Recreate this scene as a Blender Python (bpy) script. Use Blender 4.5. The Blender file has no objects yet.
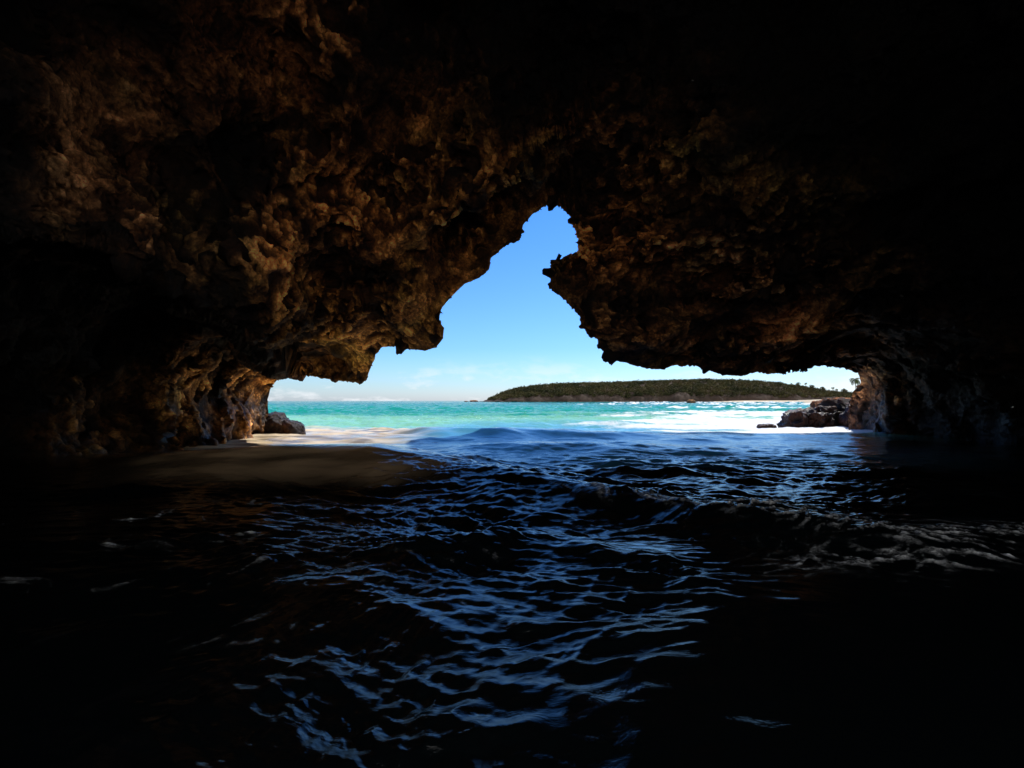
import bpy, math, random
import numpy as np
R = math.radians
rng = np.random.default_rng(7)
random.seed(7)
QS = 1.0
scene = bpy.context.scene
COL = scene.collection

# ---------------------------------------------------------------- camera
F = 512.0           # focal length in pixels of the 1024 px wide frame
HZ = 400.7          # horizon row
CAMZ = 0.9
cam_d = bpy.data.cameras.new("camera"); cam = bpy.data.objects.new("camera", cam_d)
COL.objects.link(cam)
cam_d.sensor_width = 36; cam_d.lens = 18.0
cam_d.shift_y = (HZ-384)/1024.0
cam.location = (0, 0, CAMZ); cam.rotation_euler = (R(90), 0, 0)
cam_d.clip_start = 0.02; cam_d.clip_end = 20000
scene.camera = cam

# ---------------------------------------------------------------- light
SUN_AZ, SUN_EL = R(42), R(52)      # azimuth from +Y towards +X
w = bpy.data.worlds.new("World"); scene.world = w; w.use_nodes = True
nt = w.node_tree; N = nt.nodes; L = nt.links
bg = N['Background']
sky = N.new('ShaderNodeTexSky'); sky.sky_type = 'NISHITA'; sky.sun_disc = False
sky.sun_elevation = SUN_EL; sky.sun_rotation = SUN_AZ
sky.air_density = 1.0; sky.dust_density = 0.6; sky.ozone_density = 3.0
bg.inputs['Strength'].default_value = 0.135
tc = N.new('ShaderNodeTexCoord'); sep = N.new('ShaderNodeSeparateXYZ')
L.new(tc.outputs['Generated'], sep.inputs[0])
mp = N.new('ShaderNodeMapping'); mp.inputs['Scale'].default_value = (9, 9, 26)
L.new(tc.outputs['Generated'], mp.inputs[0])
nz = N.new('ShaderNodeTexNoise'); nz.inputs['Scale'].default_value = 1.0
nz.inputs['Detail'].default_value = 8; nz.inputs['Roughness'].default_value = 0.62
L.new(mp.outputs[0], nz.inputs['Vector'])
cr = N.new('ShaderNodeValToRGB')
cr.color_ramp.elements[0].position = 0.52; cr.color_ramp.elements[1].position = 0.64
L.new(nz.outputs['Fac'], cr.inputs[0])
er = N.new('ShaderNodeValToRGB')    # only a low band of cumulus above the horizon
e = er.color_ramp.elements
e[0].position = 0.0; e[0].color = (.9, .9, .9, 1); e[1].position = 0.09; e[1].color = (0, 0, 0, 1)
k = e.new(0.045); k.color = (.4, .4, .4, 1)
L.new(sep.outputs['Z'], er.inputs[0])
# added unseen bank of bright cloud behind the camera, fills the cave with light
cb = N.new('ShaderNodeMapRange'); cb.inputs[1].default_value = .05; cb.inputs[2].default_value = -.45
L.new(sep.outputs['Y'], cb.inputs[0])
cm = N.new('ShaderNodeMapping'); cm.inputs['Scale'].default_value = (2.2, 2.2, 3.5); L.new(tc.outputs['Generated'], cm.inputs[0])
cn = N.new('ShaderNodeTexNoise'); cn.inputs['Detail'].default_value = 7; cn.inputs['Scale'].default_value = 1.3; L.new(cm.outputs[0], cn.inputs['Vector'])
cr2 = N.new('ShaderNodeValToRGB'); cr2.color_ramp.elements[0].position = .34; cr2.color_ramp.elements[1].position = .5
L.new(cn.outputs['Fac'], cr2.inputs[0])
cmul = N.new('ShaderNodeMath'); cmul.operation = 'MULTIPLY'; L.new(cb.outputs[0], cmul.inputs[0]); L.new(cr2.outputs[0], cmul.inputs[1])
mu = N.new('ShaderNodeMath'); mu.operation = 'MULTIPLY'
L.new(cr.outputs[0], mu.inputs[0]); L.new(er.outputs[0], mu.inputs[1])
gr = N.new('ShaderNodeValToRGB'); ge = gr.color_ramp.elements    # clear tropical air: whiter low down, deeper blue above
ge[0].position = 0; ge[0].color = (.74, .86, 1.1, 1); ge[1].position = .45; ge[1].color = (.22, .60, 1.0, 1)
kk = ge.new(.10); kk.color = (.42, .70, .98, 1)
k2_ = ge.new(.03); k2_.color = (.60, .80, 1.0, 1)
L.new(sep.outputs['Z'], gr.inputs[0])
hs = N.new('ShaderNodeMixRGB'); hs.blend_type = 'MULTIPLY'; hs.inputs[0].default_value = 1
g2 = N.new('ShaderNodeMixRGB'); g2.blend_type = 'MULTIPLY'; g2.inputs[0].default_value = 1; g2.inputs[2].default_value = (1.25, 1.25, 1.36, 1)
L.new(gr.outputs[0], g2.inputs[1]); L.new(g2.outputs[0], hs.inputs[2])
L.new(sky.outputs[0], hs.inputs[1])
mx = N.new('ShaderNodeMixRGB'); mx.inputs[2].default_value = (7.3, 7.5, 7.8, 1)
L.new(mu.outputs[0], mx.inputs[0]); L.new(hs.outputs[0], mx.inputs[1]); 
mx2 = N.new('ShaderNodeMixRGB'); mx2.inputs[2].default_value = (12.5, 12.2, 11.8, 1)
L.new(cmul.outputs[0], mx2.inputs[0]); L.new(mx.outputs[0], mx2.inputs[1]); L.new(mx2.outputs[0], bg.inputs['Color'])

sd = bpy.data.lights.new("sun", 'SUN'); so = bpy.data.objects.new("sun", sd); COL.objects.link(so)
sd.energy = 4.6; sd.angle = R(0.5); sd.color = (1.0, 0.95, 0.87)
from mathutils import Vector
sdir = Vector((math.sin(SUN_AZ)*math.cos(SUN_EL), math.cos(SUN_AZ)*math.cos(SUN_EL), math.sin(SUN_EL)))
so.rotation_euler = (-sdir).to_track_quat('-Z', 'Y').to_euler(); so.location = (20, 30, 40)

scene.view_settings.view_transform = 'Standard'; scene.view_settings.look = 'None'
scene.view_settings.exposure = 0
cy = scene.cycles
cy.max_bounces = 10; cy.diffuse_bounces = 5; cy.glossy_bounces = 4
cy.use_denoising = True
cy.sample_clamp_indirect = 8

# ---------------------------------------------------------------- noise (numpy)
def _h(ix, iy, iz, seed):
    h = (ix*374761393 + iy*668265263 + iz*2147483647 + seed*974634777) & 0xffffffff
    h = ((h ^ (h >> 13))*1274126177) & 0xffffffff
    h = ((h ^ (h >> 16))*2246822519) & 0xffffffff
    return (h ^ (h >> 15)) & 0xffffffff
GR = np.array([[1,1,0],[-1,1,0],[1,-1,0],[-1,-1,0],[1,0,1],[-1,0,1],[1,0,-1],[-1,0,-1],
               [0,1,1],[0,-1,1],[0,1,-1],[0,-1,-1],[1,1,0],[-1,1,0],[0,-1,1],[0,-1,-1]], dtype=np.float32)
def pn(p, seed=0):
    i = np.floor(p).astype(np.int64); f = (p-i).astype(np.float32)
    u = f*f*f*(f*(f*6-15)+10)
    out = 0
    for dx in (0, 1):
        wx = u[:, 0] if dx else 1-u[:, 0]
        for dy in (0, 1):
            wy = u[:, 1] if dy else 1-u[:, 1]
            for dz in (0, 1):
                wz = u[:, 2] if dz else 1-u[:, 2]
                g = GR[_h(i[:, 0]+dx, i[:, 1]+dy, i[:, 2]+dz, seed) & 15]
                d = g[:, 0]*(f[:, 0]-dx)+g[:, 1]*(f[:, 1]-dy)+g[:, 2]*(f[:, 2]-dz)
                out = out + wx*wy*wz*d
    return out
def fbm(p, o=4, seed=0, g=.5, lac=2.03):
    s = 0; a = 1
    for k in range(o):
        s = s+a*pn(p, seed+k); p = p*lac+17.3; a *= g
    return s
def ridged(p, o=4, seed=0, g=.5, lac=2.1):
    s = 0; a = 1
    for k in range(o):
        n = 1-np.abs(pn(p, seed+k))*1.9
        s = s+a*n*n; p = p*lac+9.1; a *= g
    return s/(1+g)
def billow(p, o=4, seed=0, g=.5, lac=2.1):
    s = 0; a = 1
    for k in range(o):
        s = s+a*np.abs(pn(p, seed+k))*1.6; p = p*lac+5.7; a *= g
    return s
def worley(p, seed=0):
    i = np.floor(p).astype(np.int64); f = (p-i).astype(np.float32)
    best = np.full(len(p), 9., np.float32)
    for dx in (-1, 0, 1):
        for dy in (-1, 0, 1):
            for dz in (-1, 0, 1):
                h = _h(i[:, 0]+dx, i[:, 1]+dy, i[:, 2]+dz, seed)
                ox = (h & 1023)/1023.; oy = ((h >> 10) & 1023)/1023.; oz = ((h >> 20) & 1023)/1023.
                d = (dx+ox-f[:, 0])**2+(dy+oy-f[:, 1])**2+(dz+oz-f[:, 2])**2
                best = np.minimum(best, d)
    return np.sqrt(best)
def smooth(a, b, x):
    t = np.clip((x-a)/(b-a), 0, 1); return t*t*(3-2*t)

# ---------------------------------------------------------------- mesh helpers
def make_mesh(name, verts, faces, mat=None, parent=None, smooth_=True, attrs=None):
    me = bpy.data.meshes.new(name)
    verts = np.asarray(verts, np.float32); faces = np.asarray(faces, np.int32)
    n = faces.shape[1]
    me.vertices.add(len(verts)); me.vertices.foreach_set('co', verts.ravel())
    me.loops.add(faces.size); me.loops.foreach_set('vertex_index', faces.ravel())
    me.polygons.add(len(faces)); me.polygons.foreach_set('loop_start', np.arange(0, faces.size, n, dtype=np.int32))
    me.update(calc_edges=True)
    if smooth_: me.polygons.foreach_set('use_smooth', np.ones(len(faces), bool))
    for k, v in (attrs or {}).items():
        if v.ndim == 1:
            a = me.attributes.new(k, 'FLOAT', 'POINT'); a.data.foreach_set('value', v.astype(np.float32))
        else:
            a = me.attributes.new(k, 'FLOAT_COLOR', 'POINT')
            c = np.ones((len(v), 4), np.float32); c[:, :3] = v; a.data.foreach_set('color', c.ravel())
    o = bpy.data.objects.new(name, me); COL.objects.link(o)
    if mat: me.materials.append(mat)
    if parent: o.parent = parent
    return o
def grid_faces(nr, nc, flip=False):
    a = np.arange((nr-1)*(nc-1)); r = a//(nc-1); c = a % (nc-1); i = r*nc+c
    q = np.stack([i, i+1, i+nc+1, i+nc], 1)
    return q[:, ::-1] if flip else q
def grid_normals(P):
    du = np.gradient(P, axis=1); dv = np.gradient(P, axis=0)
    n = np.cross(du, dv); n /= (np.linalg.norm(n, axis=2, keepdims=True)+1e-9)
    return n
def subset(name, P, faces, keep, mat, parent, attrs):
    f = faces[keep]; used, inv = np.unique(f.ravel(), return_inverse=True)
    return make_mesh(name, P[used], inv.reshape(f.shape), mat, parent, True, {k: v[used] for k, v in attrs.items()})
def thing(name, label, cat, loc=(0, 0, 0), group=None):
    o = bpy.data.objects.new(name, None); COL.objects.link(o); o.location = loc
    o['label'] = label; o['category'] = cat
    if group: o['group'] = group
    return o
def tag(o, label, cat, group=None, kind=None):
    o['label'] = label; o['category'] = cat
    if group: o['group'] = group
    if kind: o['kind'] = kind
    return o

# ---------------------------------------------------------------- materials
def new_mat(name):
    m = bpy.data.materials.new(name); m.use_nodes = True
    n = m.node_tree.nodes; return m, n, m.node_tree.links, n['Principled BSDF']
def noise(n, l, scale, detail=6, rough=.6, vec=None, dist=0):
    t = n.new('ShaderNodeTexNoise'); t.inputs['Scale'].default_value = scale
    t.inputs['Detail'].default_value = detail; t.inputs['Roughness'].default_value = rough
    t.inputs['Distortion'].default_value = dist
    if vec is not None: l.new(vec, t.inputs['Vector'])
    return t
def ramp(n, l, src, stops):
    r = n.new('ShaderNodeValToRGB'); e = r.color_ramp.elements
    while len(e) > 1: e.remove(e[-1])
    e[0].position = stops[0][0]; e[0].color = (*stops[0][1], 1)
    for p, c in stops[1:]:
        k = e.new(p); k.color = (*c, 1)
    l.new(src, r.inputs[0]); return r
def mix(n, l, fac, a, b, mode='MIX'):
    m = n.new('ShaderNodeMixRGB'); m.blend_type = mode
    for i, v in ((0, fac), (1, a), (2, b)):
        if hasattr(v, 'links'): l.new(v, m.inputs[i])
        else: m.inputs[i].default_value = v if i == 0 else (*v, 1)
    return m
def attr(n, name):
    a = n.new('ShaderNodeAttribute'); a.attribute_name = name; return a

def rock_material():
    m, n, l, b = new_mat('limestone')
    g = n.new('ShaderNodeTexCoord').outputs['Object']
    n1 = noise(n, l, 0.55, 5, .6, g, .4); n2 = noise(n, l, 2.6, 8, .7, g, .6); n3 = noise(n, l, 26, 10, .8, g)
    c1 = ramp(n, l, n1.outputs['Fac'], [(.30, (.32, .28, .13)), (.42, (.60, .40, .22)), (.52, (.80, .50, .28)), (.64, (.52, .42, .20)), (.75, (.80, .62, .46))])
    c2 = ramp(n, l, n2.outputs['Fac'], [(.30, (.08, .06, .04)), (.43, (.42, .34, .25)), (.55, (1, .93, .82)), (.72, (1.6, 1.45, 1.2))])
    x = mix(n, l, 1.0, c1.outputs[0], c2.outputs[0], 'MULTIPLY')
    c3 = ramp(n, l, n3.outputs['Fac'], [(.36, (.22, .19, .16)), (.5, (.85, .83, .80)), (.62, (1.7, 1.65, 1.55))])
    x = mix(n, l, .85, x.outputs[0], c3.outputs[0], 'MULTIPLY')
    vn = noise(n, l, 5.5, 9, .78, g, 1.4)
    cv = ramp(n, l, vn.outputs['Fac'], [(.36, (.40, .36, .32)), (.47, (.9, .88, .85)), (.53, (1.35, 1.3, 1.22)), (.66, (.75, .72, .66))])
    x = mix(n, l, .8, x.outputs[0], cv.outputs[0], 'MULTIPLY')
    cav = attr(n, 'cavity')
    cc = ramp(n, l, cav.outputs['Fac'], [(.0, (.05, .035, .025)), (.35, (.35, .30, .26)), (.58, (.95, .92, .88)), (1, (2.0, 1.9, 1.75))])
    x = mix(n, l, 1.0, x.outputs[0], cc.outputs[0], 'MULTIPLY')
    tn = attr(n, 'tone')      # stone tint; on the cave rock also painted light and shade
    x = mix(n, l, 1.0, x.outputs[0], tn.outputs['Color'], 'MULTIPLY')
    l.new(x.outputs[0], b.inputs['Base Color'])
    wet = attr(n, 'wet')
    rr = ramp(n, l, wet.outputs['Fac'], [(0, (.85,)*3), (1, (.28,)*3)])
    l.new(rr.outputs[0], b.inputs['Roughness'])
    b.inputs['Specular IOR Level'].default_value = .35
    bp = n.new('ShaderNodeBump'); bp.inputs['Strength'].default_value = .9; bp.inputs['Distance'].default_value = .05
    bn = noise(n, l, 9, 10, .72, g); l.new(bn.outputs['Fac'], bp.inputs['Height'])
    bp2 = n.new('ShaderNodeBump'); bp2.inputs['Strength'].default_value = 1.0; bp2.inputs['Distance'].default_value = .04
    l.new(n3.outputs['Fac'], bp2.inputs['Height']); l.new(bp.outputs[0], bp2.inputs['Normal'])
    l.new(bp2.outputs[0], b.inputs['Normal'])
    return m
ROCK = rock_material()

# ---------------------------------------------------------------- cave
# mouth rim, measured on site: screen column, row, distance, match on the far ring
RIM = [(268,400,14,.03),(271,387,13.6,.045),(277,380,13.3,.06),(286,377,13,.08),(305,375,12.4,.11),(323,377.5,11.8,.13),
 (345,380.5,11,.16),(366,381,10.5,.19),(370,369.5,10.4,.2),(376,355,10.2,.21),(383,347,10,.22),(396,347,9.8,.235),
 (410,349,9.5,.25),(425,351,9.3,.27),(436,348,9.1,.285),(443,338.5,9,.3),(444,329,9,.31),(439,320,9,.32),(443,307,9.1,.33),
 (452,296.6,9.1,.345),(465,284,9.1,.36),(479,278,9.1,.375),(488,269,9.1,.39),(491,258,9.1,.4),(501,249,9.1,.415),
 (512,241,9.2,.43),(521,237,9.2,.44),(523,225,9.3,.45),(532,214.6,9.3,.47),(541,208,9.4,.49),(550.6,203,9.5,.52),
 (560,206,9.5,.55),(571,217,9.5,.6),(575,229,9.4,.65),(580,241,9.3,.7),(578,254,9.2,.735),(570,258,9.0,.76),
 (561,264,8.9,.78),(554,261,8.8,.795),(550,272,8.7,.80),(551,287,8.8,.81),(560,295,8.8,.818),(571,305,8.9,.825),(580,315,9,.83),
 (581,326,9,.837),(589,332.6,9.1,.843),(601,342,9.3,.85),(608,352,9.4,.856),(622,360.5,9.7,.865),(642,366.6,10,.875),
 (663,368.7,10.2,.88),(671,365,10.3,.885),(696,365,10.6,.893),(712,370.5,10.8,.9),(729,375,11,.908),(741,375,11.2,.914),
 (757,371,11.6,.92),(778,366.6,12.3,.926),(802,364.6,13,.932),(827,365.4,13.8,.938),(845,368.7,14.6,.945),(858,373,15.2,.952),
 (861,383,15.8,.958),(853,391,16.2,.963),(850,401,16.5,.968),(848,418,16.5,.976)]
def proj(x, y, z): return (512+F*x/y, HZ-F*(z-CAMZ)/y)
a = proj(-6.6, 14, -.7); b_ = proj(10.9, 16.5, -.7)
RIM = [(a[0], a[1], 14, 0)]+RIM+[(b_[0], b_[1], 16.5, 1.)]
ORING = np.array([(*proj(-6, 4.2, -.7),), (-260, 100), (-100, -200), (500, -260), (1150, -200), (1320, 150), (*proj(10, 6.5, -.7),)], float)
RIM = np.array(RIM, float)
# depth of the rock seen along each direction
CTRL = [(p[0], p[1], p[2]) for p in RIM]
CTRL += [(230,425,10.9),(230,375,11.0),(150,455,8.5),(150,380,8.6),(60,480,6.8),(60,400,6.9),(-20,500,5.8),(-20,380,5.9),(-219,597,4.2),(-219,400,4.2),
 (250,325,8.6),(300,340,9.3),(350,330,9.0),(300,280,8.1),(210,270,7.6),(350,240,7.7),(420,270,8.1),(450,200,8.0),(350,140,6.9),(230,180,6.5),(130,170,5.6),
 (70,110,4.9),(60,220,5.5),(0,100,4.5),(0,250,5.1),(150,40,5.3),(300,0,5.9),(420,60,6.6),(500,0,6.3),(510,120,7.9),(600,110,8.0),(650,180,8.2),(700,150,7.7),
 (640,240,8.5),(720,280,8.7),(780,240,8.0),(650,320,9.0),(850,190,7.4),(800,310,8.9),(780,340,9.9),(900,280,8.6),(880,350,11),(880,400,13.3),(880,425,13.6),(950,400,11.3),
 (950,440,11.6),(1000,300,8.6),(1023,200,7.2),(1023,384,9.2),(1100,480,8.9),(800,60,6.4),(700,0,6.2),(1023,0,5.4),(0,0,4.4),
 (-260,100,3.5),(-100,-200,3.6),(500,-260,4.6),(1150,-200,4.6),(1320,150,5.2),(1300,528,6.5),(200,-200,4.4),(850,-200,4.6),(1310,300,5.9),(-240,300,3.9)]
CTRL = np.array(CTRL, float)
def tps(r2): return .5*r2*np.log(r2+1e-12)
XY = CTRL[:, :2]/500.; V = np.log(CTRL[:, 2]); n_ = len(XY)
K = tps(((XY[:, None]-XY[None])**2).sum(2))+np.eye(n_)*2e-3
A = np.zeros((n_+3, n_+3)); A[:n_, :n_] = K; A[:n_, n_] = 1; A[:n_, n_+1:] = XY; A[n_:, :n_] = A[:n_, n_:].T
W = np.linalg.solve(A, np.concatenate([V, np.zeros(3)]))
def depth(px, py):
    q = np.stack([px, py], 1)/500.; out = W[n_]+q@W[n_+1:]
    for k in range(n_):
        out = out+W[k]*tps(((q-XY[k])**2).sum(1))
    d = np.exp(out)
    # overhang: below this crease the lower wall steps back into a wave-cut notch
    cx = np.array([-300, 40, 130, 190, 250, 300, 335]); cyy = np.array([260, 235, 255, 292, 336, 366, 379])
    crease = np.interp(px, cx, cyy)
    amp = np.interp(px, [-300, 60, 180, 280, 335], [.0, .26, .32, .2, 0])
    t = (py-crease)
    d = d*(1+amp*(smooth(-6, 22, t)-1)*np.exp(-np.clip(-t, 0, 999)/130.)*1.0)
    return d
# columns
seg = np.hypot(np.diff(RIM[:, 0]), np.diff(RIM[:, 1])); tot = np.zeros(len(RIM))
oseg = np.hypot(*np.diff(ORING, axis=0).T); oc = np.concatenate([[0], np.cumsum(oseg)]); oc /= oc[-1]
wgt = seg+np.diff(RIM[:, 3])*900
tot[1:] = np.cumsum(wgt); tot /= tot[-1]
NC = int(1750*QS)
s = np.linspace(0, 1, NC)
mx_ = np.interp(s, tot, RIM[:, 0]); my_ = np.interp(s, tot, RIM[:, 1]); mq = np.interp(s, tot, RIM[:, 3])
ox_ = np.interp(mq, oc, ORING[:, 0]); oy_ = np.interp(mq, oc, ORING[:, 1])
NR = int(640*QS)
t = np.linspace(0, 1, NR)**1.35
PX = mx_[None]*(1-t[:, None])+ox_[None]*t[:, None]; PY = my_[None]*(1-t[:, None])+oy_[None]*t[:, None]
D = depth(PX.ravel(), PY.ravel()).reshape(NR, NC)
IN = np.stack([(PX-512)/F*D, D, CAMZ-(PY-HZ)/F*D], 2)
# feet of the walls stay on the wall lines under water
footw = np.maximum(smooth(.035, 0, s), smooth(.965, 1, s))[None]
IN[:, :, 2] = IN[:, :, 2]*(1-footw)+(-.8)*footw
# behind the camera: chamber narrows to an added opening that lets fill light in
NB = 70
NECKL, NECKR, NECKZ = 2.0, 2.9, .82
O3 = IN[-1]; u = np.linspace(0, 1, NB+1)[1:, None]
B1 = np.stack([np.clip(O3[:, 0], -NECKL, NECKR), np.full(NC, -.6), np.where(O3[:, 2] > 0, O3[:, 2]*NECKZ, -.8)], 1)
bk = [O3*(1-u[k, 0])+B1*u[k, 0] for k in range(NB)]
BK = np.stack(bk, 0)
# outside face of the cliff
NO = 110; CAM3 = np.array([0, 0, CAMZ])
M3 = IN[0]; C3 = np.array([1.5, 0, 1.2])
rad = M3-C3; rad[:, 1] = 0; rad[:, 2] = np.maximum(rad[:, 2], .0); 
ang = np.interp(s, [0, .5, 1], [math.pi*1.02, math.pi*.5, -.02*math.pi])
rd = np.stack([np.cos(ang), np.zeros(NC), np.sin(ang)], 1)
def gsm(a_, w_):
    kx_ = np.exp(-.5*(np.arange(-3*w_, 3*w_+1)/w_)**2); kx_ /= kx_.sum()
    return np.convolve(np.pad(a_, 3*w_, mode='edge'), kx_, mode='valid')
tx_, ty_ = np.gradient(gsm(mx_, int(22*QS)+1)), np.gradient(gsm(my_, int(22*QS)+1))
ln = np.stack([ty_, np.zeros(NC), tx_], 1); ln /= np.linalg.norm(ln, axis=1, keepdims=True)+1e-9
rim_out = np.interp(mq, [0, .2, .3, .5, .56, .66, .75, .9, .95, 1], [.3, .3, .4, .5, .9, 6.5, 8.5, 5.0, 1.0, .4])
out = []
for k in range(NO, 0, -1):
    f = (k/NO)**1.6
    g_ = min(1, f/.35)
    yo = rim_out*g_**.9
    p = CAM3+(M3-CAM3)*(1+yo/M3[:, 1])[:, None]+ln*(.55*g_)+rd*(11*max(0, f-.3))
    p[:, 1] += .05*k/NO
    out.append(p)
OUT = np.stack(out, 0)
P = np.concatenate([OUT, IN, BK], 0); nrow = P.shape[0]
# stone relief, coarse to fine
Pf = P.reshape(-1, 3).copy()
# keep relief low at the rim so that the outline holds, free elsewhere
rowi = np.arange(nrow)-NO
rimw = smooth(0, 105*QS, np.abs(rowi))
rw = np.repeat(rimw, NC)
ow = np.repeat(np.where(rowi < 0, .3, 1.), NC); rw = rw*np.repeat(np.where(rowi < 0, smooth(-45*1, -100, rowi), 1.), NC)
px0 = Pf.copy()
warp = np.stack([fbm(Pf*.8, 2, 31), fbm(Pf*.8, 2, 41), fbm(Pf*.8, 2, 51)], 1)
def nrm(Pf): return grid_normals(Pf.reshape(nrow, NC, 3)).reshape(-1, 3)
n0 = nrm(Pf)
tocam = np.array([1.0, 3, 1.5])-Pf
sgn = np.sign((n0*tocam).sum(1)); 
n0[NO*NC:] *= sgn[NO*NC:, None]; n0[:NO*NC] *= -sgn[:NO*NC, None]
q = Pf+warp*.5
big = fbm(q*.42, 2, 1, .55)*1.4*rw+(ridged(q*np.array([.55, .4, .35])+4, 2, 15)-.9)*.55*rw
big = big+(ridged(q*np.array([.8, .7, .9]), 2, 11)-.9)*.10*(.05+.95*rw)
tcv = CAM3-Pf; tcv /= np.linalg.norm(tcv, axis=1, keepdims=True)
inner_ = np.repeat(((rowi >= 0) & (rowi < NR)).astype(float), NC)[:, None]
bd = n0*(1-.75*inner_)+tcv*.75*inner_
# bedding: tilted courses that weather into ledges, strongest right of the gap
sx0 = 512+F*px0[:, 0]/np.maximum(px0[:, 1], .5); sy0 = HZ-F*(px0[:, 2]-CAMZ)/np.maximum(px0[:, 1], .5)
phs = (px0[:, 2]*1.55-px0[:, 0]*.42)+warp[:, 0]*1.3+fbm(px0*1.1, 2, 55)*.5
saw = phs-np.floor(phs); saw = saw**1.6*smooth(1.0, .86, saw)
lz = np.exp(-(((sx0-760)/130)**2+((sy0-285)/75)**2))
big = big+saw*rw*(.10+.34*lz)*inner_[:, 0]
Pf = Pf+bd*big[:, None]
n1 = nrm(Pf); f_ = np.sign((n1*n0).sum(1))[:, None]; n1 = n1*f_
q = Pf+warp*.10
kn = worley(q*2.6, 5); kn2 = worley(q*6.3, 6)
mid = fbm(q*(np.array([1.3, 1.2, .8])*(1-smooth(-.5, 1.5, px0[:, 0])[:, None])+np.array([.8, 1, 1.7])*smooth(-.5, 1.5, px0[:, 0])[:, None]), 3, 21, .5)*.14
mid = mid*(.10+.90*rw)
Pf = Pf+n1*mid[:, None]
n2 = nrm(Pf); n2 = n2*np.sign((n2*n1).sum(1))[:, None]
sm_ = .25+.95*smooth(-.22, .28, fbm(px0*.8, 2, 801))
lr = smooth(-.5, 1.5, px0[:, 0])[:, None]
qa = q*(np.array([7., 7., 3.2])*(1-lr)+np.array([3.6, 4, 8.5])*lr)
fine = (fbm(qa, 4, 61, .62)*.045*sm_-smooth(.02, .3, pn(qa*1.3, 78))*.035*sm_-smooth(.05, .3, pn(q*19, 79))*.018+(ridged(q*np.array([3., 3., 5.]), 2, 81)-.9)*.035)*ow+(.45-worley(q*14, 8))*.018
pit = -smooth(.12, .45, pn(q*3.1, 77))*.12*sm_
fine = fine*(.7+.3*rw)+pit
Pf = Pf+n2*fine[:, None]
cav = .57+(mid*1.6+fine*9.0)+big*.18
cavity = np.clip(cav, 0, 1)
z = Pf[:, 2]; x = Pf[:, 0]; yv = Pf[:, 1]
wet = smooth(1.4, .3, z+.3*fbm(Pf*1.3, 2, 91))
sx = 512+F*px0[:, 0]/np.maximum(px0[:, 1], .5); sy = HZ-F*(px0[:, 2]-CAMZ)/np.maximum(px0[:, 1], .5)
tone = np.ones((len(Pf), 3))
# ochre and grey stone tints, with bright and dark zones painting light falloff
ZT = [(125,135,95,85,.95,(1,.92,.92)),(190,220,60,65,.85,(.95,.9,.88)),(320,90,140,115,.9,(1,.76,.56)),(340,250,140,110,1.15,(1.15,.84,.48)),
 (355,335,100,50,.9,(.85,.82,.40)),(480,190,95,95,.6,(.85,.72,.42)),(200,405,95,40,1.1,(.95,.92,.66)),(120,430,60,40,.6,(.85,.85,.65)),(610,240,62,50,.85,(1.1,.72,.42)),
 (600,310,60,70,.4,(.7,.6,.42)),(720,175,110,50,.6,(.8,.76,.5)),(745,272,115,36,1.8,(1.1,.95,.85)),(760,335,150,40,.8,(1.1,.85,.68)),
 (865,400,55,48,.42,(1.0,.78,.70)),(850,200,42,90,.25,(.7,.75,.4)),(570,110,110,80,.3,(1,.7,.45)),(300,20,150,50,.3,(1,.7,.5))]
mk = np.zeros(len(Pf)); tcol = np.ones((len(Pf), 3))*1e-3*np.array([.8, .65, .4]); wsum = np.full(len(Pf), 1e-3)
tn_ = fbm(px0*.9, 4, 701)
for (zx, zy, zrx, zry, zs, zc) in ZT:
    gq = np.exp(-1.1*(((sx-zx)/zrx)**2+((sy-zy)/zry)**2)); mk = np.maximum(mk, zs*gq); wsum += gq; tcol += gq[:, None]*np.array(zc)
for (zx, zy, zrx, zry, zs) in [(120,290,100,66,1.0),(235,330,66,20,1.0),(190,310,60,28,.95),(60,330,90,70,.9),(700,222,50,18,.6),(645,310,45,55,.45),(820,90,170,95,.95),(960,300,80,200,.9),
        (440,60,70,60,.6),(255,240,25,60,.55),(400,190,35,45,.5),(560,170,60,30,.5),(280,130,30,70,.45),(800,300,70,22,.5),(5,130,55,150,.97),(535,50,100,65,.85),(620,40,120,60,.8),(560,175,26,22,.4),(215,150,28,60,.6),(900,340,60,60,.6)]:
    mk = mk*(1-zs*np.exp(-(((sx-zx+30*warp[:, 0])/zrx)**2+((sy-zy+30*warp[:, 2])/zry)**2)))  # dark zones paint shade into the crease, recesses and edges
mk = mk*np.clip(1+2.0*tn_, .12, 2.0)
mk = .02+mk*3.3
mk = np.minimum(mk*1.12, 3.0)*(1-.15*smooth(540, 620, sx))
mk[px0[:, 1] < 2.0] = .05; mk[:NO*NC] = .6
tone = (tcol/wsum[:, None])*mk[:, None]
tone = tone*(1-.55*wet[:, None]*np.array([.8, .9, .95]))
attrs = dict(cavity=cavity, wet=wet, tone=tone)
faces = grid_faces(nrow, NC)
fr = faces[:, 0]//NC; fc = faces[:, 0] % NC
qf = mq[fc]; tf = (fr-NO)
fsx = sx[faces[:, 0]]; fsy = sy[faces[:, 0]]
cave = thing('sea_cave', 'dark brown limestone sea cave whose jagged mouth frames the bright bay', 'sea cave', (0, 9, 0))
cave.location = (0, 0, 0)
is_in = (tf >= 0) & (tf < NR-1)
crs = np.interp(fsx, [-300, 40, 130, 190, 250, 300, 335], [260, 235, 255, 292, 336, 366, 379])
lw = is_in & (qf < .17) & (fsy > crs)
over = is_in & ~lw & (qf < .46)
spur = is_in & (qf >= .70) & (qf < .925)
rwall = is_in & (qf >= .925)
ceil = is_in & ~lw & ~over & ~spur & ~rwall
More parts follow.
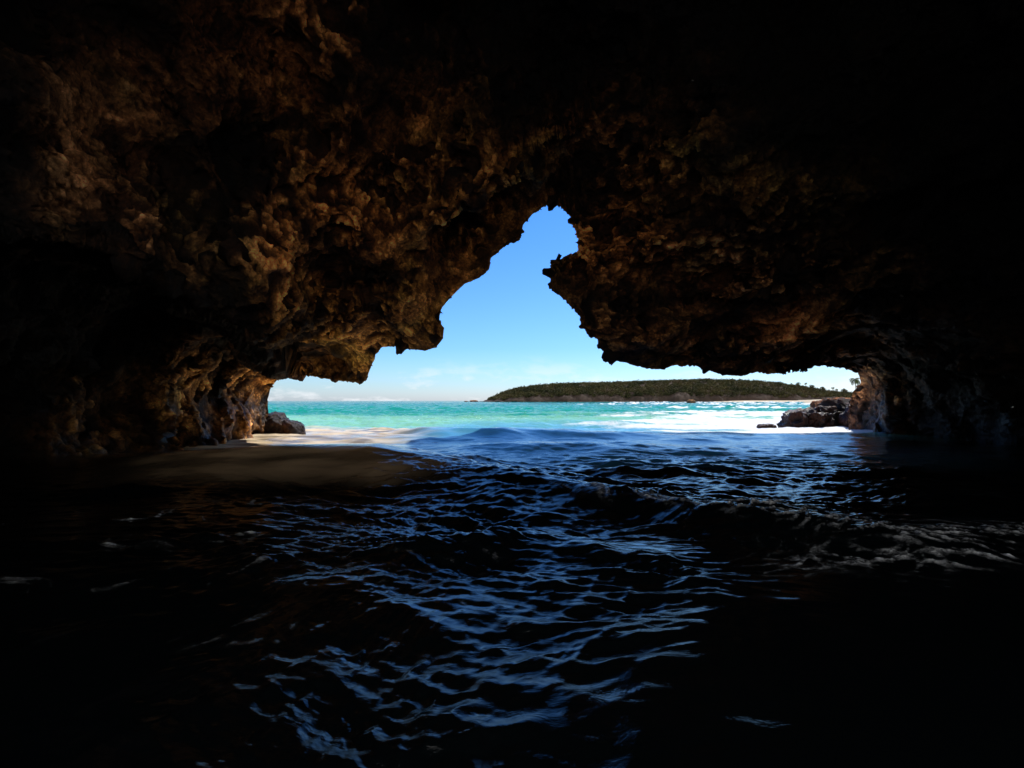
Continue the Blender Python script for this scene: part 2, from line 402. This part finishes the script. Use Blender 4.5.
for nm, kp, lb in (('wall', lw, 'wave-cut lower wall left of the mouth'), ('overhang', over, 'bulging ochre overhang left of the gap'),
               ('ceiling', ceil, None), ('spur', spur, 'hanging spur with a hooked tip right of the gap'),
               ('wall', rwall, 'rough reddish wall right of the mouth'), ('added_light_neck', (tf >= NR-1) , None), ('cliff_face', tf < 0, None)):
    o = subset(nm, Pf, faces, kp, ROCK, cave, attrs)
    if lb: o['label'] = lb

# ---------------------------------------------------------------- loose rocks
def ico(sub):
    import bmesh
    bm = bmesh.new(); bmesh.ops.create_icosphere(bm, subdivisions=sub, radius=1)
    v = np.array([q.co[:] for q in bm.verts]); f = np.array([[q.index for q in p.verts] for p in bm.faces]); bm.free()
    return v, f
ICO = ico(6)
def rock_blob(c, r, seed, amp=.22, sq=.6, rz=0, sub=ICO):
    v, f = sub
    v = np.sign(v)*np.abs(v)**sq
    nn = v/np.linalg.norm(v, axis=1, keepdims=True)
    p = v*np.array(r)
    cs, sn = math.cos(rz), math.sin(rz)
    p = np.stack([p[:, 0]*cs-p[:, 1]*sn, p[:, 0]*sn+p[:, 1]*cs, p[:, 2]], 1)
    m = min(r); Q = p/m+seed*7.7
    d = fbm(Q*.7, 3, seed)*amp*1.4+(ridged(Q*1.2, 3, seed+3)-.9)*amp*.8+(.5-worley(Q*2.2, seed))*amp*.7
    fd = (.45-worley(Q*6, seed+9))*amp*.22
    p = p+nn*(d+fd)[:, None]*m+np.array(c)
    return p, f, np.clip(.55+d*.9+fd*5, 0, 1)
def rocks(name, blobs, parent=None, tone=(1, 1, 1), wetf=1.):
    vs, fs, cs, k = [], [], [], 0
    for bl in blobs:
        p, f, c = rock_blob(*bl); vs.append(p); fs.append(f+k); cs.append(c); k += len(p)
    v = np.concatenate(vs); c = np.concatenate(cs)
    wt = smooth(1.0, .4, v[:, 2])*wetf
    tn = np.ones((len(v), 3))*np.array(tone)*(1-.5*wt[:, None])
    return make_mesh(name, v, np.concatenate(fs), ROCK, parent, True, dict(cavity=c, wet=wt, tone=tn))
o = rocks('boulder', [((-6.62, 14.3, .12), (.42, .6, .46), 3, .2, .75, .2), ((-6.15, 14.2, .02), (.3, .45, .36), 8, .2, .7, 1.)], None, (.22, .17, .15))
tag(o, 'low wet brown boulder at the foot of the left cave wall', 'boulder')
ld = thing('rock_ledge', 'stepped reddish rock ledge with a white trickle, awash beside the right cave wall', 'rock ledge')
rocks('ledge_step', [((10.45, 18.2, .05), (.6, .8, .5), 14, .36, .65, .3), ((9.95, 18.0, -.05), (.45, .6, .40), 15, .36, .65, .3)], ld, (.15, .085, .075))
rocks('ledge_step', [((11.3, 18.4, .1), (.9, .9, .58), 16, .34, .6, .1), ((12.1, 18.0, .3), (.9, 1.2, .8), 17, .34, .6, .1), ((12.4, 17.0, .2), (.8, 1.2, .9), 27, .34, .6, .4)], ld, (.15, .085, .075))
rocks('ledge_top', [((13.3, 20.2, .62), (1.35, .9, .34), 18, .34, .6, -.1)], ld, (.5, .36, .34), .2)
o = rocks('flat_rock', [((9.25, 18.6, -.04), (.32, .25, .10), 20, .2, .7, .1)], None, (.3, .2, .18)); tag(o, 'small flat dark rock awash in white foam left of the ledge', 'rock')
o = rocks('sea_rock', [((70, 200, .2), (1.6, 1.5, 1.1), 22, .2, .7, .1)], None, (.5, .45, .4)); tag(o, 'lone dark rock standing in the surf before the headland', 'rock')
o = rocks('islet', [((-29, 390, .3), (3.2, 3, 1.0), 24, .25, .7, .1), ((-35, 390, .1), (1.3, 2, .7), 26, .25, .7, .1)], None, (.6, .5, .45)); tag(o, 'tiny flat islet off the left tip of the headland', 'islet')

# ---------------------------------------------------------------- water
NA = int(1500*QS)
th = np.concatenate([np.linspace(-math.pi, R(-62), 90)[:-1], np.linspace(R(-62), R(62), NA), np.linspace(R(62), math.pi, 90)[1:]])
r = np.concatenate([np.geomspace(.35, 1.0, 30)[:-1], np.geomspace(1.0, 24, int(780*QS))[:-1], np.geomspace(24, 400, 290)[:-1], np.geomspace(400, 9000, 52)])
RR, TH = np.meshgrid(r, th, indexing='ij')
X = (RR*np.sin(TH)).ravel(); Y = (RR*np.cos(TH)).ravel(); Rf = RR.ravel()
def seg_ridge(X, Y, pts, wfront, wback):
    # signed distance profile along a polyline of (x, y, height)
    best = np.zeros_like(X)
    pts = np.array(pts, float)
    xs = pts[:, 0]; yc = np.interp(X, xs, pts[:, 1]); hh = np.interp(X, xs, pts[:, 2])
    d = Y-yc
    return hh*np.exp(-np.where(d < 0, (d/wfront)**2, (d/wback)**2))
p3 = np.stack([X, Y, np.zeros_like(X)], 1)
wv = np.stack([fbm(p3*.35, 2, 101), fbm(p3*.35, 2, 102), 0*X], 1)
pw = p3+wv*1.1
near = smooth(26, 12, Y)           # inside the cave
calmL = smooth(-.8, -2.4, X)*smooth(4.6, 6.0, Y)
fade = smooth(900, 60, Rf)
Z = np.zeros_like(X)
# cave chop: many short crossing waves running in from the mouth
wg = np.random.default_rng(12)
rxy = X/np.maximum(Y, .2)+.55*fbm(p3*np.array([1.1, 1.1, 1]), 3, 901)
calm = 1-.84*np.maximum(smooth(.12, .62, rxy)*smooth(4.4, 3.0, Y), smooth(-.12, -.7, rxy)*smooth(5.5, 4, Y)*.85)
calm = np.where(Y > .2, calm, .2)
chop = np.zeros_like(X)
xa = X+wv[:, 0]*.35; ya = Y+wv[:, 1]*.35
grp = [fbm(p3*.9+k*9.7, 2, 600+k) for k in range(5)]
for k in range(64):
    lam = 2.6*(.07/2.6)**(k/63.)
    an = wg.normal()*.62; kx = math.sin(an)*2*math.pi/lam; ky = math.cos(an)*2*math.pi/lam
    amp = .0115*lam**.86*(.6 if lam > .9 else (.62 if lam > .35 else 1.35))
    ph = xa*kx+ya*ky+wg.uniform(0, 6.28)+grp[k % 5]*2.5
    e = (.74+.0*k)*np.clip(.72+2.6*grp[(k+2) % 5], .03, 2.0)
    if lam < .5: e = e*smooth(22*lam/.5+3, 9*lam/.5+1.5, Rf)
    e = e*calm
    chop += amp*e*(np.exp(1.25*(np.sin(ph)-1))*2.1-.9)
pw2 = pw+np.stack([fbm(p3*2, 2, 151), fbm(p3*2, 2, 152), 0*X], 1)*.12
chop += fbm(pw2*np.array([6, 8, 1]), 3, 161, .55)*.012*smooth(16, 6, Rf)*calm
chop *= calm**.4*(1-.45*smooth(4.0, 1.6, Rf))
Z += chop*near*(1-.65*calmL)*(1-.68*smooth(5.5, 10.5, Y))*(1-.8*smooth(-.3, -1.8, X)*smooth(4.6, 6, Y))
nf = fbm(p3*.6, 2, 181)
Z += seg_ridge(X, Y+nf*.25, [(-9, 6.8, .02), (-5, 6.7, .20), (-3, 6.6, .33), (-1.7, 6.3, .36), (-.7, 5.7, .25), (.3, 5.1, .07), (1, 5, 0)], .9, 1.5)
Z += seg_ridge(X, Y+nf*.5, [(-.8, 6.2, 0), (.2, 5.2, .07), (1.1, 4.1, .13), (1.7, 3.5, .15), (2.6, 3.2, .10), (3.6, 3.2, .06), (4.5, 3.4, 0)], .35, .8)
Z += seg_ridge(X, Y+nf*.6, [(-1.8, 8.8, .0), (-.6, 9.2, .12), (1.0, 9.2, .15), (4, 8.8, .06), (6, 8.8, .02)], .7, 1.3)
Z += seg_ridge(X, Y+nf, [(-4, 12.5, 0), (-2.4, 12.8, .20), (-.5, 13.0, .24), (1.5, 12.9, .16), (3.5, 12.6, .08), (6, 12.6, .03)], .9, 1.6)
# bay
outw = smooth(12, 20, Y)*fade
Z += outw*(fbm(p3*np.array([.12, .3, 1]), 3, 201)*.16+(ridged(p3*np.array([.05, .16, 1]), 2, 211)-.9)*.10+fbm(p3*np.array([.8, 1.3, 1]), 4, 221)*.11)
def breaker(yc, x0, x1, h, ww, sd):
    wob = fbm(np.stack([X*.06, X*0+sd, X*0], 1), 2, sd)*ww*2.5
    return h*smooth(x0, x0+12, X)*smooth(x1, x1-12, X)*np.exp(-((Y+wob-yc)/ww)**2)*(.6+.8*np.clip(fbm(np.stack([X*.25, X*0+sd, X*0], 1), 2, sd+1)+.4, 0, 1))
brk = breaker(34, 6, 90, .22, 1.4, 301)+breaker(60, 8, 160, .28, 2.5, 311)+breaker(120, 10, 260, .35, 5, 321)+breaker(230, 40, 420, .5, 8, 331)+breaker(24, 2, 60, .12, 1.0, 341)
Z += brk*(.7+.6*fbm(p3*.9, 3, 351))
# colour zones
def c(*v): return np.array(v)[None]
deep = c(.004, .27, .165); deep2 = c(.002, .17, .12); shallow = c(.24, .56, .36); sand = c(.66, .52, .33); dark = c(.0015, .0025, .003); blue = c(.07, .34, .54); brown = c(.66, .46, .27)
cn = fbm(p3*np.array([.05, .12, 1]), 3, 401); warp2 = wv
k1 = smooth(60, 140, Y+cn*60)[:, None]
colr = deep*(1-k1)+deep2*k1
k2 = smooth(38, 22, Y+cn*12)[:, None]
colr = colr*(1-k2)+shallow*k2
ks = (smooth(19.5, 15.5, Y+cn*3)*smooth(.3, -2.2, X+cn*2))[:, None]
mot = np.clip(1+1.5*fbm(p3*np.array([.7, 2.4, 1])+warp2*.6, 4, 405), .45, 1.4)[:, None]
colr = colr*(1-ks)+sand*mot*ks
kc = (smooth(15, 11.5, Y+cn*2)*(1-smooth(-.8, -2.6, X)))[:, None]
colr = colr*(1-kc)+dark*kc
kz = (smooth(3.2, 8.5, Y+cn*3)*smooth(26, 17, Y+cn*3)*smooth(-3.4, -1.5, X)*smooth(9, 2, X))[:, None]*.8
colr = colr*(1-kz)+blue*kz
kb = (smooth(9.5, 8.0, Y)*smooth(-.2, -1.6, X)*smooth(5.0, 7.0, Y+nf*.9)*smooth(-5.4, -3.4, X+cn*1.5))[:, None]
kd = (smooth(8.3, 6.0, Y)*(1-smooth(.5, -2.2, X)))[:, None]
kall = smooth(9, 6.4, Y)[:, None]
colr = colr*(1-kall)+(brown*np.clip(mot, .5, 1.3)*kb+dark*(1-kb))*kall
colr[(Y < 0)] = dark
# foam; on the right it also paints the sun glare white
fn = fbm(p3*np.array([.25, .5, 1]), 4, 411)
surf = np.clip(brk/.22, 0, 1.3)
foam = surf*smooth(-.2, .25, fn+.12)*.9
foam_glare = smooth(-1.5, 7.0+.22*Y, X+cn*6)*smooth(12.6, 14.5, Y+cn*1.5-.12*(X-6))*smooth(70, 30, Y)
foam_glare = np.maximum(foam_glare, smooth(15, 60, X)*smooth(20, 40, Y)*smooth(390, 120, Y)*.55)
foam = np.maximum(foam, foam_glare*(.88+.6*fn))
# faint lace of foam in the dark water
inner = np.zeros_like(X)
gloss_s = None
lace = ridged(pw2*np.array([1.3, 1.9, 1]), 3, 421)
patchL = np.exp(-(((X+2.0)/1.15)**2+((Y-3.4)/.9)**2))*1.0+np.exp(-(((X+3.2)/1.0)**2+((Y-3.6)/.9)**2))*.5+np.exp(-(((X+.75)/.35)**2+((Y-2.1)/.4)**2))*.35
crest = seg_ridge(X, Y+nf*.5, [(.3, 5.1, .0), (.8, 4.5, .5), (1.7, 3.5, 1.0), (2.6, 3.2, .9), (3.6, 3.2, .55), (5, 3.4, 0)], .13, .26)
crest2 = seg_ridge(X, Y+nf*.4, [(1.2, 2.9, 0), (2, 2.85, .6), (3.2, 2.9, .7), (3.8, 2.9, 0)], .1, .16)
lace2 = ridged(pw2*np.array([3.4, 4.6, 1]), 3, 431)
inner = np.clip(patchL*smooth(.7, 1.25, lace)*smooth(.45, 1.15, lace2)*1.7+np.maximum(crest, crest2)*smooth(.5, 1.15, lace2)*1.8, 0, 1)
inner += .35*smooth(12, 17, Y+cn*3)*smooth(4, 6, X)*smooth(18, 15, Y)*smooth(.9, 1.3, lace)
inner *= near
foamA = np.clip(foam, 0, 1)
wash = ks[:, 0]*np.exp(-((Y+nf*.5-8.9-.10*X)/.22)**2)*.9+ks[:, 0]*np.exp(-((Y+nf*1.2-11.3)/.2)**2)*.7
inner = np.clip(inner+wash*smooth(.45, 1.1, lace), 0, 1)
Z += ks[:, 0]*smooth(8, 9.5, Y)*(fbm(p3*np.array([.7, 1.6, 1]), 3, 407)*.07)
Z += inner*.015*near
P = np.stack([X, Y, Z], 1)

def water_material():
    m, n, l, b = new_mat('sea_water')
    g = n.new('ShaderNodeTexCoord').outputs['Object']
    tint = attr(n, 'tint'); fo = attr(n, 'foam'); inn = attr(n, 'lace')
    mp = n.new('ShaderNodeMapping'); mp.inputs['Scale'].default_value = (1, 1.7, 1); l.new(g, mp.inputs[0])
    f1 = noise(n, l, 1.6, 10, .7, mp.outputs[0], 1.2); f2 = noise(n, l, 9, 8, .7, mp.outputs[0], .8); f3 = noise(n, l, 22, 6, .75, mp.outputs[0], .5); mp5 = n.new('ShaderNodeMapping'); mp5.inputs['Scale'].default_value = (1.5, .38, 1); l.new(g, mp5.inputs[0])
    f4 = noise(n, l, 1.1, 12, .85, mp5.outputs[0], .4)  # stretched along the view so the white breaks into painted glitter
    def m2(op, a, b_):
        q = n.new('ShaderNodeMath'); q.operation = op
        for i, v in enumerate((a, b_)):
            if hasattr(v, 'links'): l.new(v, q.inputs[i])
            else: q.inputs[i].default_value = v
        return q.outputs[0]
    s_ = m2('ADD', m2('ADD', m2('MULTIPLY', f1.outputs['Fac'], .2), m2('MULTIPLY', f2.outputs['Fac'], .15)), m2('MULTIPLY', f4.outputs['Fac'], .65))
    v = m2('ADD', m2('SUBTRACT', s_, 1.0), fo.outputs['Fac'])
    fr = ramp(n, l, m2('ADD', m2('MULTIPLY', v, 3.4), .10), [(.0, (0,)*3), (.35, (.45,)*3), (.7, (1,)*3)])
    v2 = m2('MULTIPLY', inn.outputs['Fac'], m2('MULTIPLY', ramp(n, l, f2.outputs['Fac'], [(.38, (0,)*3), (.60, (1,)*3)]).outputs[0], ramp(n, l, f3.outputs['Fac'], [(.40, (.1,)*3), (.60, (1.5,)*3)]).outputs[0]))
    ff = m2('MAXIMUM', fr.outputs[0], m2('MULTIPLY', v2, .95))
    cmix = mix(n, l, ff, tint.outputs['Color'], (.82, .84, .84))
    l.new(cmix.outputs[0], b.inputs['Base Color'])
    rr = ramp(n, l, ff, [(0, (.06,)*3), (.6, (.6,)*3)]); l.new(rr.outputs[0], b.inputs['Roughness'])
    b.inputs['IOR'].default_value = 1.33
    sp = attr(n, 'gloss'); l.new(sp.outputs['Fac'], b.inputs['Specular IOR Level'])
    bp = n.new('ShaderNodeBump'); bp.inputs['Strength'].default_value = .28; bp.inputs['Distance'].default_value = .03
    rip = attr(n, 'ripple'); l.new(m2('MULTIPLY', rip.outputs['Fac'], .26), bp.inputs['Strength'])
    bay = attr(n, 'bay'); bpb = n.new('ShaderNodeBump'); bpb.inputs['Distance'].default_value = .5
    bnb = noise(n, l, 1.1, 8, .65, g, .5); l.new(bay.outputs['Fac'], bpb.inputs['Strength']); l.new(bnb.outputs['Fac'], bpb.inputs['Height']); l.new(bpb.outputs[0], bp.inputs['Normal'])
    bn = noise(n, l, 7, 6, .6, mp.outputs[0], .6)
    l.new(bn.outputs['Fac'], bp.inputs['Height'])
    bp2 = n.new('ShaderNodeBump'); bp2.inputs['Strength'].default_value = .6; bp2.inputs['Distance'].default_value = .02
    l.new(ff, bp2.inputs['Height']); l.new(bp.outputs[0], bp2.inputs['Normal'])
    l.new(bp2.outputs[0], b.inputs['Normal'])
    return m
gloss = np.where(Y > 0, .42-.38*smooth(13, 24, Y), .5)
gloss = gloss*(1-.75*np.maximum(ks[:, 0]*(Y > 8.6), 0))
na = len(th)
# faces (close the ring behind)
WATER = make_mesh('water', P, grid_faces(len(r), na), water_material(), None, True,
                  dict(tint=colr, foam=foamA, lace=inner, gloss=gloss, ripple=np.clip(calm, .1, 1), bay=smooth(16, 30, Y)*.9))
WATER['kind'] = 'structure'; 

# ---------------------------------------------------------------- headland, beach
def simple_mat(name, stops, scale, rough=.9, bump=.3, bscale=None):
    m, n, l, b = new_mat(name); g = n.new('ShaderNodeTexCoord').outputs['Object']
    t_ = noise(n, l, scale, 8, .7, g); r_ = ramp(n, l, t_.outputs['Fac'], stops)
    l.new(r_.outputs[0], b.inputs['Base Color']); b.inputs['Roughness'].default_value = rough
    b.inputs['Specular IOR Level'].default_value = .15
    bp = n.new('ShaderNodeBump'); bp.inputs['Strength'].default_value = bump
    t2 = noise(n, l, bscale or scale*6, 6, .7, g); l.new(t2.outputs['Fac'], bp.inputs['Height']); l.new(bp.outputs[0], b.inputs['Normal'])
    return m
HD = 400.
SIL = np.array([(478,402.5),(484,400),(492,397),(505,392),(520,388.5),(540,386),(560,384.5),(600,383.5),(640,382),(680,381),(720,379.5),(760,380.5),(790,382),(815,385.5),(835,389),(852,392),(900,396),(1000,398)], float)
def hill_h(X, Y):
    sxp = 512+F*X/HD
    top = (HZ+1.3*smooth(480, 530, sxp)-np.interp(sxp, SIL[:, 0], SIL[:, 1]))/F*HD+CAMZ-.9
    v = np.clip((Y-HD)/45., 0, 1)
    rise = np.clip(v*1.5, 0, 1)**.6
    sc = smooth(-.12, .05, (Y-HD)/45.)
    return np.where(Y < HD, -1+0*X, top*rise)*np.clip(sc, 0, 1)
gx = np.linspace(-36, 400, 437); gy = np.concatenate([np.linspace(392, 420, 57), np.linspace(422, 560, 40)])
GX, GY = np.meshgrid(gx, gy); gx1 = GX.ravel(); gy1 = GY.ravel()
coast = fbm(np.stack([gx1*.05, gx1*0, gx1*0], 1), 3, 501)*6
hh = hill_h(gx1, gy1+coast)+fbm(np.stack([gx1*.15, gy1*.15, gx1*0], 1), 4, 511)*1.2
hh -= smooth(500, 560, gy1)*14
earth = simple_mat('headland_earth', [(.3, (.025, .018, .013)), (.6, (.055, .036, .026)), (.8, (.10, .07, .05))], .4)
o = make_mesh('hills', np.stack([gx1, gy1, hh], 1), grid_faces(len(gy), len(gx)), earth); o['kind'] = 'structure'
# beach
bx = np.linspace(50, 420, 220); by = np.linspace(84, 412, 160)
BX, BY = np.meshgrid(bx, by); b1 = BX.ravel(); b2 = BY.ravel()
bz = -.8+1.9*smooth(368, 400, b2+fbm(np.stack([b1*.02, b1*0, b1*0], 1), 2, 521)*14)*smooth(120, 190, b1)
bz = np.maximum(bz, -.8+2.2*smooth(-4, 6, b1-(63+(b2-90)*.5)+5*fbm(np.stack([b1*.03, b2*.03, b1*0], 1), 2, 541)))
sandm = simple_mat('beach_sand', [(.3, (.42, .33, .22)), (.7, (.6, .5, .36))], 1.5, .95, .1)
o = make_mesh('beach', np.stack([b1, b2, bz], 1), grid_faces(160, 220), sandm); o['kind'] = 'structure'
# added pale sand behind the viewer, unseen, bounces sunlight through the rear opening
qx = np.linspace(-16, 18, 120); qy = np.linspace(-24, -1.2, 90)
QX, QY = np.meshgrid(qx, qy); q1 = QX.ravel(); q2 = QY.ravel()
qz = -.35+2.6*smooth(-1.5, -16, q2)+fbm(np.stack([q1*.4, q2*.4, q1*0], 1), 3, 531)*.12
bounce_mat = simple_mat('bounce_sand', [(.3, (.70, .62, .50)), (.7, (.82, .76, .66))], 1.5, .95, .1)
o = make_mesh('sand', np.stack([q1, q2, qz], 1), grid_faces(90, 120), bounce_mat); o['kind'] = 'structure'
# leaf clump helper
def clumps(centres, radii, per, leaf, seed):
    g = np.random.default_rng(seed); n = len(centres)
    d = g.normal(size=(n, per, 3)); d /= np.linalg.norm(d, axis=2, keepdims=True)
    rr = g.uniform(.55, 1.0, (n, per, 1))
    lump = 1+.35*g.normal(size=(n, per, 1))*.5
    pos = centres[:, None]+d*rr*lump*radii[:, None, None]*np.array([1, 1, .75])
    pos = pos.reshape(-1, 3); m = len(pos)
    a = g.normal(size=(m, 3)); a /= np.linalg.norm(a, axis=1, keepdims=True)
    b = np.cross(a, g.normal(size=(m, 3))); b /= np.linalg.norm(b, axis=1, keepdims=True)
    sz = (leaf*g.uniform(.6, 1.4, (m, 1)))
    v = np.stack([pos-a*sz, pos+b*sz*.6, pos+a*sz, pos-b*sz*.6], 1).reshape(-1, 3)
    return v, np.arange(m*4).reshape(-1, 4)
leafm = simple_mat('scrub_leaves', [(.28, (.012, .015, .006)), (.42, (.035, .037, .013)), (.55, (.072, .062, .022)), (.7, (.08, .055, .028))], .07, .9, 0)
g = np.random.default_rng(5)
cx_ = g.uniform(-22, 330, 5200); cyy_ = HD+4+g.uniform(0, 1, 5200)**1.4*60
co = fbm(np.stack([cx_*.05, cx_*0, cx_*0], 1), 3, 501)*6
cz_ = hill_h(cx_, cyy_+co)
kp = (cyy_+co > HD+1+5*g.uniform(size=5200)) & (cz_ > 1.3)
cen = np.stack([cx_, cyy_, cz_+.7], 1)[kp]
rad_ = g.uniform(.9, 2.9, len(cen))*np.interp(cen[:, 2], [0, 6], [.55, 1])
v, f = clumps(cen, rad_, 46, .42, 9)
o = make_mesh('coastal_scrub', v, f, leafm, None, False); tag(o, 'dense green scrub covering the headland', 'scrub', None, 'stuff')
# trees on the skyline
bark = simple_mat('bark', [(.3, (.05, .035, .02)), (.7, (.12, .085, .055))], 3)
frondm = simple_mat('palm_frond', [(.3, (.03, .045, .012)), (.7, (.07, .085, .025))], .8)
def tube(pts, rads, k=8):
    pts = np.array(pts, float); V_ = []
    for i, p in enumerate(pts):
        d = pts[min(i+1, len(pts)-1)]-pts[max(i-1, 0)]; d /= np.linalg.norm(d)
        a = np.cross(d, [0, 1, .01]); a /= np.linalg.norm(a); b = np.cross(d, a)
        for j in range(k):
            t_ = 2*math.pi*j/k; V_.append(p+rads[i]*(math.cos(t_)*a+math.sin(t_)*b))
    F_ = [(i*k+j, i*k+(j+1) % k, (i+1)*k+(j+1) % k, (i+1)*k+j) for i in range(len(pts)-1) for j in range(k)]
    return np.array(V_), np.array(F_)
def palm(loc, H, lean, seed, label, group=None, fl=2.6):
    g = np.random.default_rng(seed); root = thing('palm_tree', label, 'palm tree', loc, group)
    pts = [(lean*(i/7)**1.6, 0, H*i/7) for i in range(8)]
    v, f = tube(pts, np.linspace(.055*H**.5, .03*H**.5, 8)); make_mesh('trunk', v, f, bark, root)
    top = np.array(pts[-1]); vs, fs, k = [], [], 0
    for i in range(17):
        az = i*2.4+g.uniform(-.2, .2); el = g.uniform(-.3, 1.2); L_ = fl*g.uniform(.8, 1.1)
        h = np.array([math.cos(az), math.sin(az), 0]); n = 10; prev = top.copy(); dirz = el
        side = np.array([-h[1], h[0], 0])
        for j in range(n):
            dr = h*math.cos(dirz)+np.array([0, 0, math.sin(dirz)]); nx = prev+dr*L_/n; dirz -= .17+.05*j*.5
            ll = .5*fl/2.6*math.sin(math.pi*(j+1.2)/(n+1.4))+.06
            for sg in (-1, 1):
                for e_ in (0, .5):
                    p0 = prev*(1-e_)+nx*e_; p1 = p0+dr*L_/n*.42; tip = p0+side*sg*ll+dr*ll*.5-np.array([0, 0, ll*.55])
                    vs += [p0, p1, tip, tip-dr*.02]; fs.append((k, k+1, k+2, k+3)); k += 4
            prev = nx
    make_mesh('crown', np.array(vs), np.array(fs), frondm, root, False)
    return root
def tree(loc, H, Rr, seed, label, group=None):
    g = np.random.default_rng(seed); root = thing('tree', label, 'tree', loc, group)
    vs, fs, k = [], [], 0
    v, f = tube([(0, 0, -.5), (.1, 0, H*.3), (.0, .1, H*.7)], [.2, .15, .08]); vs.append(v); fs.append(f); k += len(v)
    cs = []
    for i in range(6):
        a = i*1.1+g.uniform(0, .6); e = np.array([math.cos(a)*Rr*.6, math.sin(a)*Rr*.6, H*g.uniform(.6, .95)])
        v, f = tube([(0.05, 0, H*.35), e*np.array([.5, .5, .85]), e], [.1, .07, .03]); vs.append(v); fs.append(f+k); k += len(v); cs.append(e)
    make_mesh('trunk', np.concatenate(vs), np.concatenate(fs), bark, root)
    cs = np.array(cs+[(0, 0, H*.95), (0, 0, H*.7)])
    v, f = clumps(cs, g.uniform(.4, .7, len(cs))*Rr, 110, .2, seed+1); make_mesh('crown', v, f, leafm, root, False)
    return root
palm((67.3, 100, 1.0), 4.0, -.3, 3, 'dark palm silhouetted in the right corner of the cave mouth', None, 1.5)
labs = ['tallest tree on the headland skyline, left of the palms', None]
sk = [(803.5, 5.5, 'palm', 'tall palm breaking the headland skyline where it starts to fall'),
      (809, 4.5, 'tree', 'round-headed tree just right of the tall skyline palm'),
      (820, 4.2, 'tree', 'small tree midway down the falling right skyline'),
      (829, 4.8, 'palm', 'taller of two palms near the low right end of the headland'),
      (834, 4.0, 'palm', 'shorter of two palms near the low right end of the headland'),
      (795, 5.0, 'tree', 'bushy tree left of the tall skyline palm'),
      (841, 5.0, 'tree', 'low dark tree at the right foot of the headland, nearest the cave wall')]
for i, (px, H, kd_, lb) in enumerate(sk):
    Yt = HD+18; Xt = (px-512)/F*Yt; zt = float(hill_h(np.array([Xt]), np.array([Yt+2]))[0])
    if kd_ == 'palm': palm((Xt, Yt-4, zt-.5), H, .6 if i % 2 else -.5, 20+i, lb, 'trees on the headland skyline', 1.9)
    else: tree((Xt, Yt-4, zt-.5), H, H*.42, 20+i, lb, 'trees on the headland skyline')
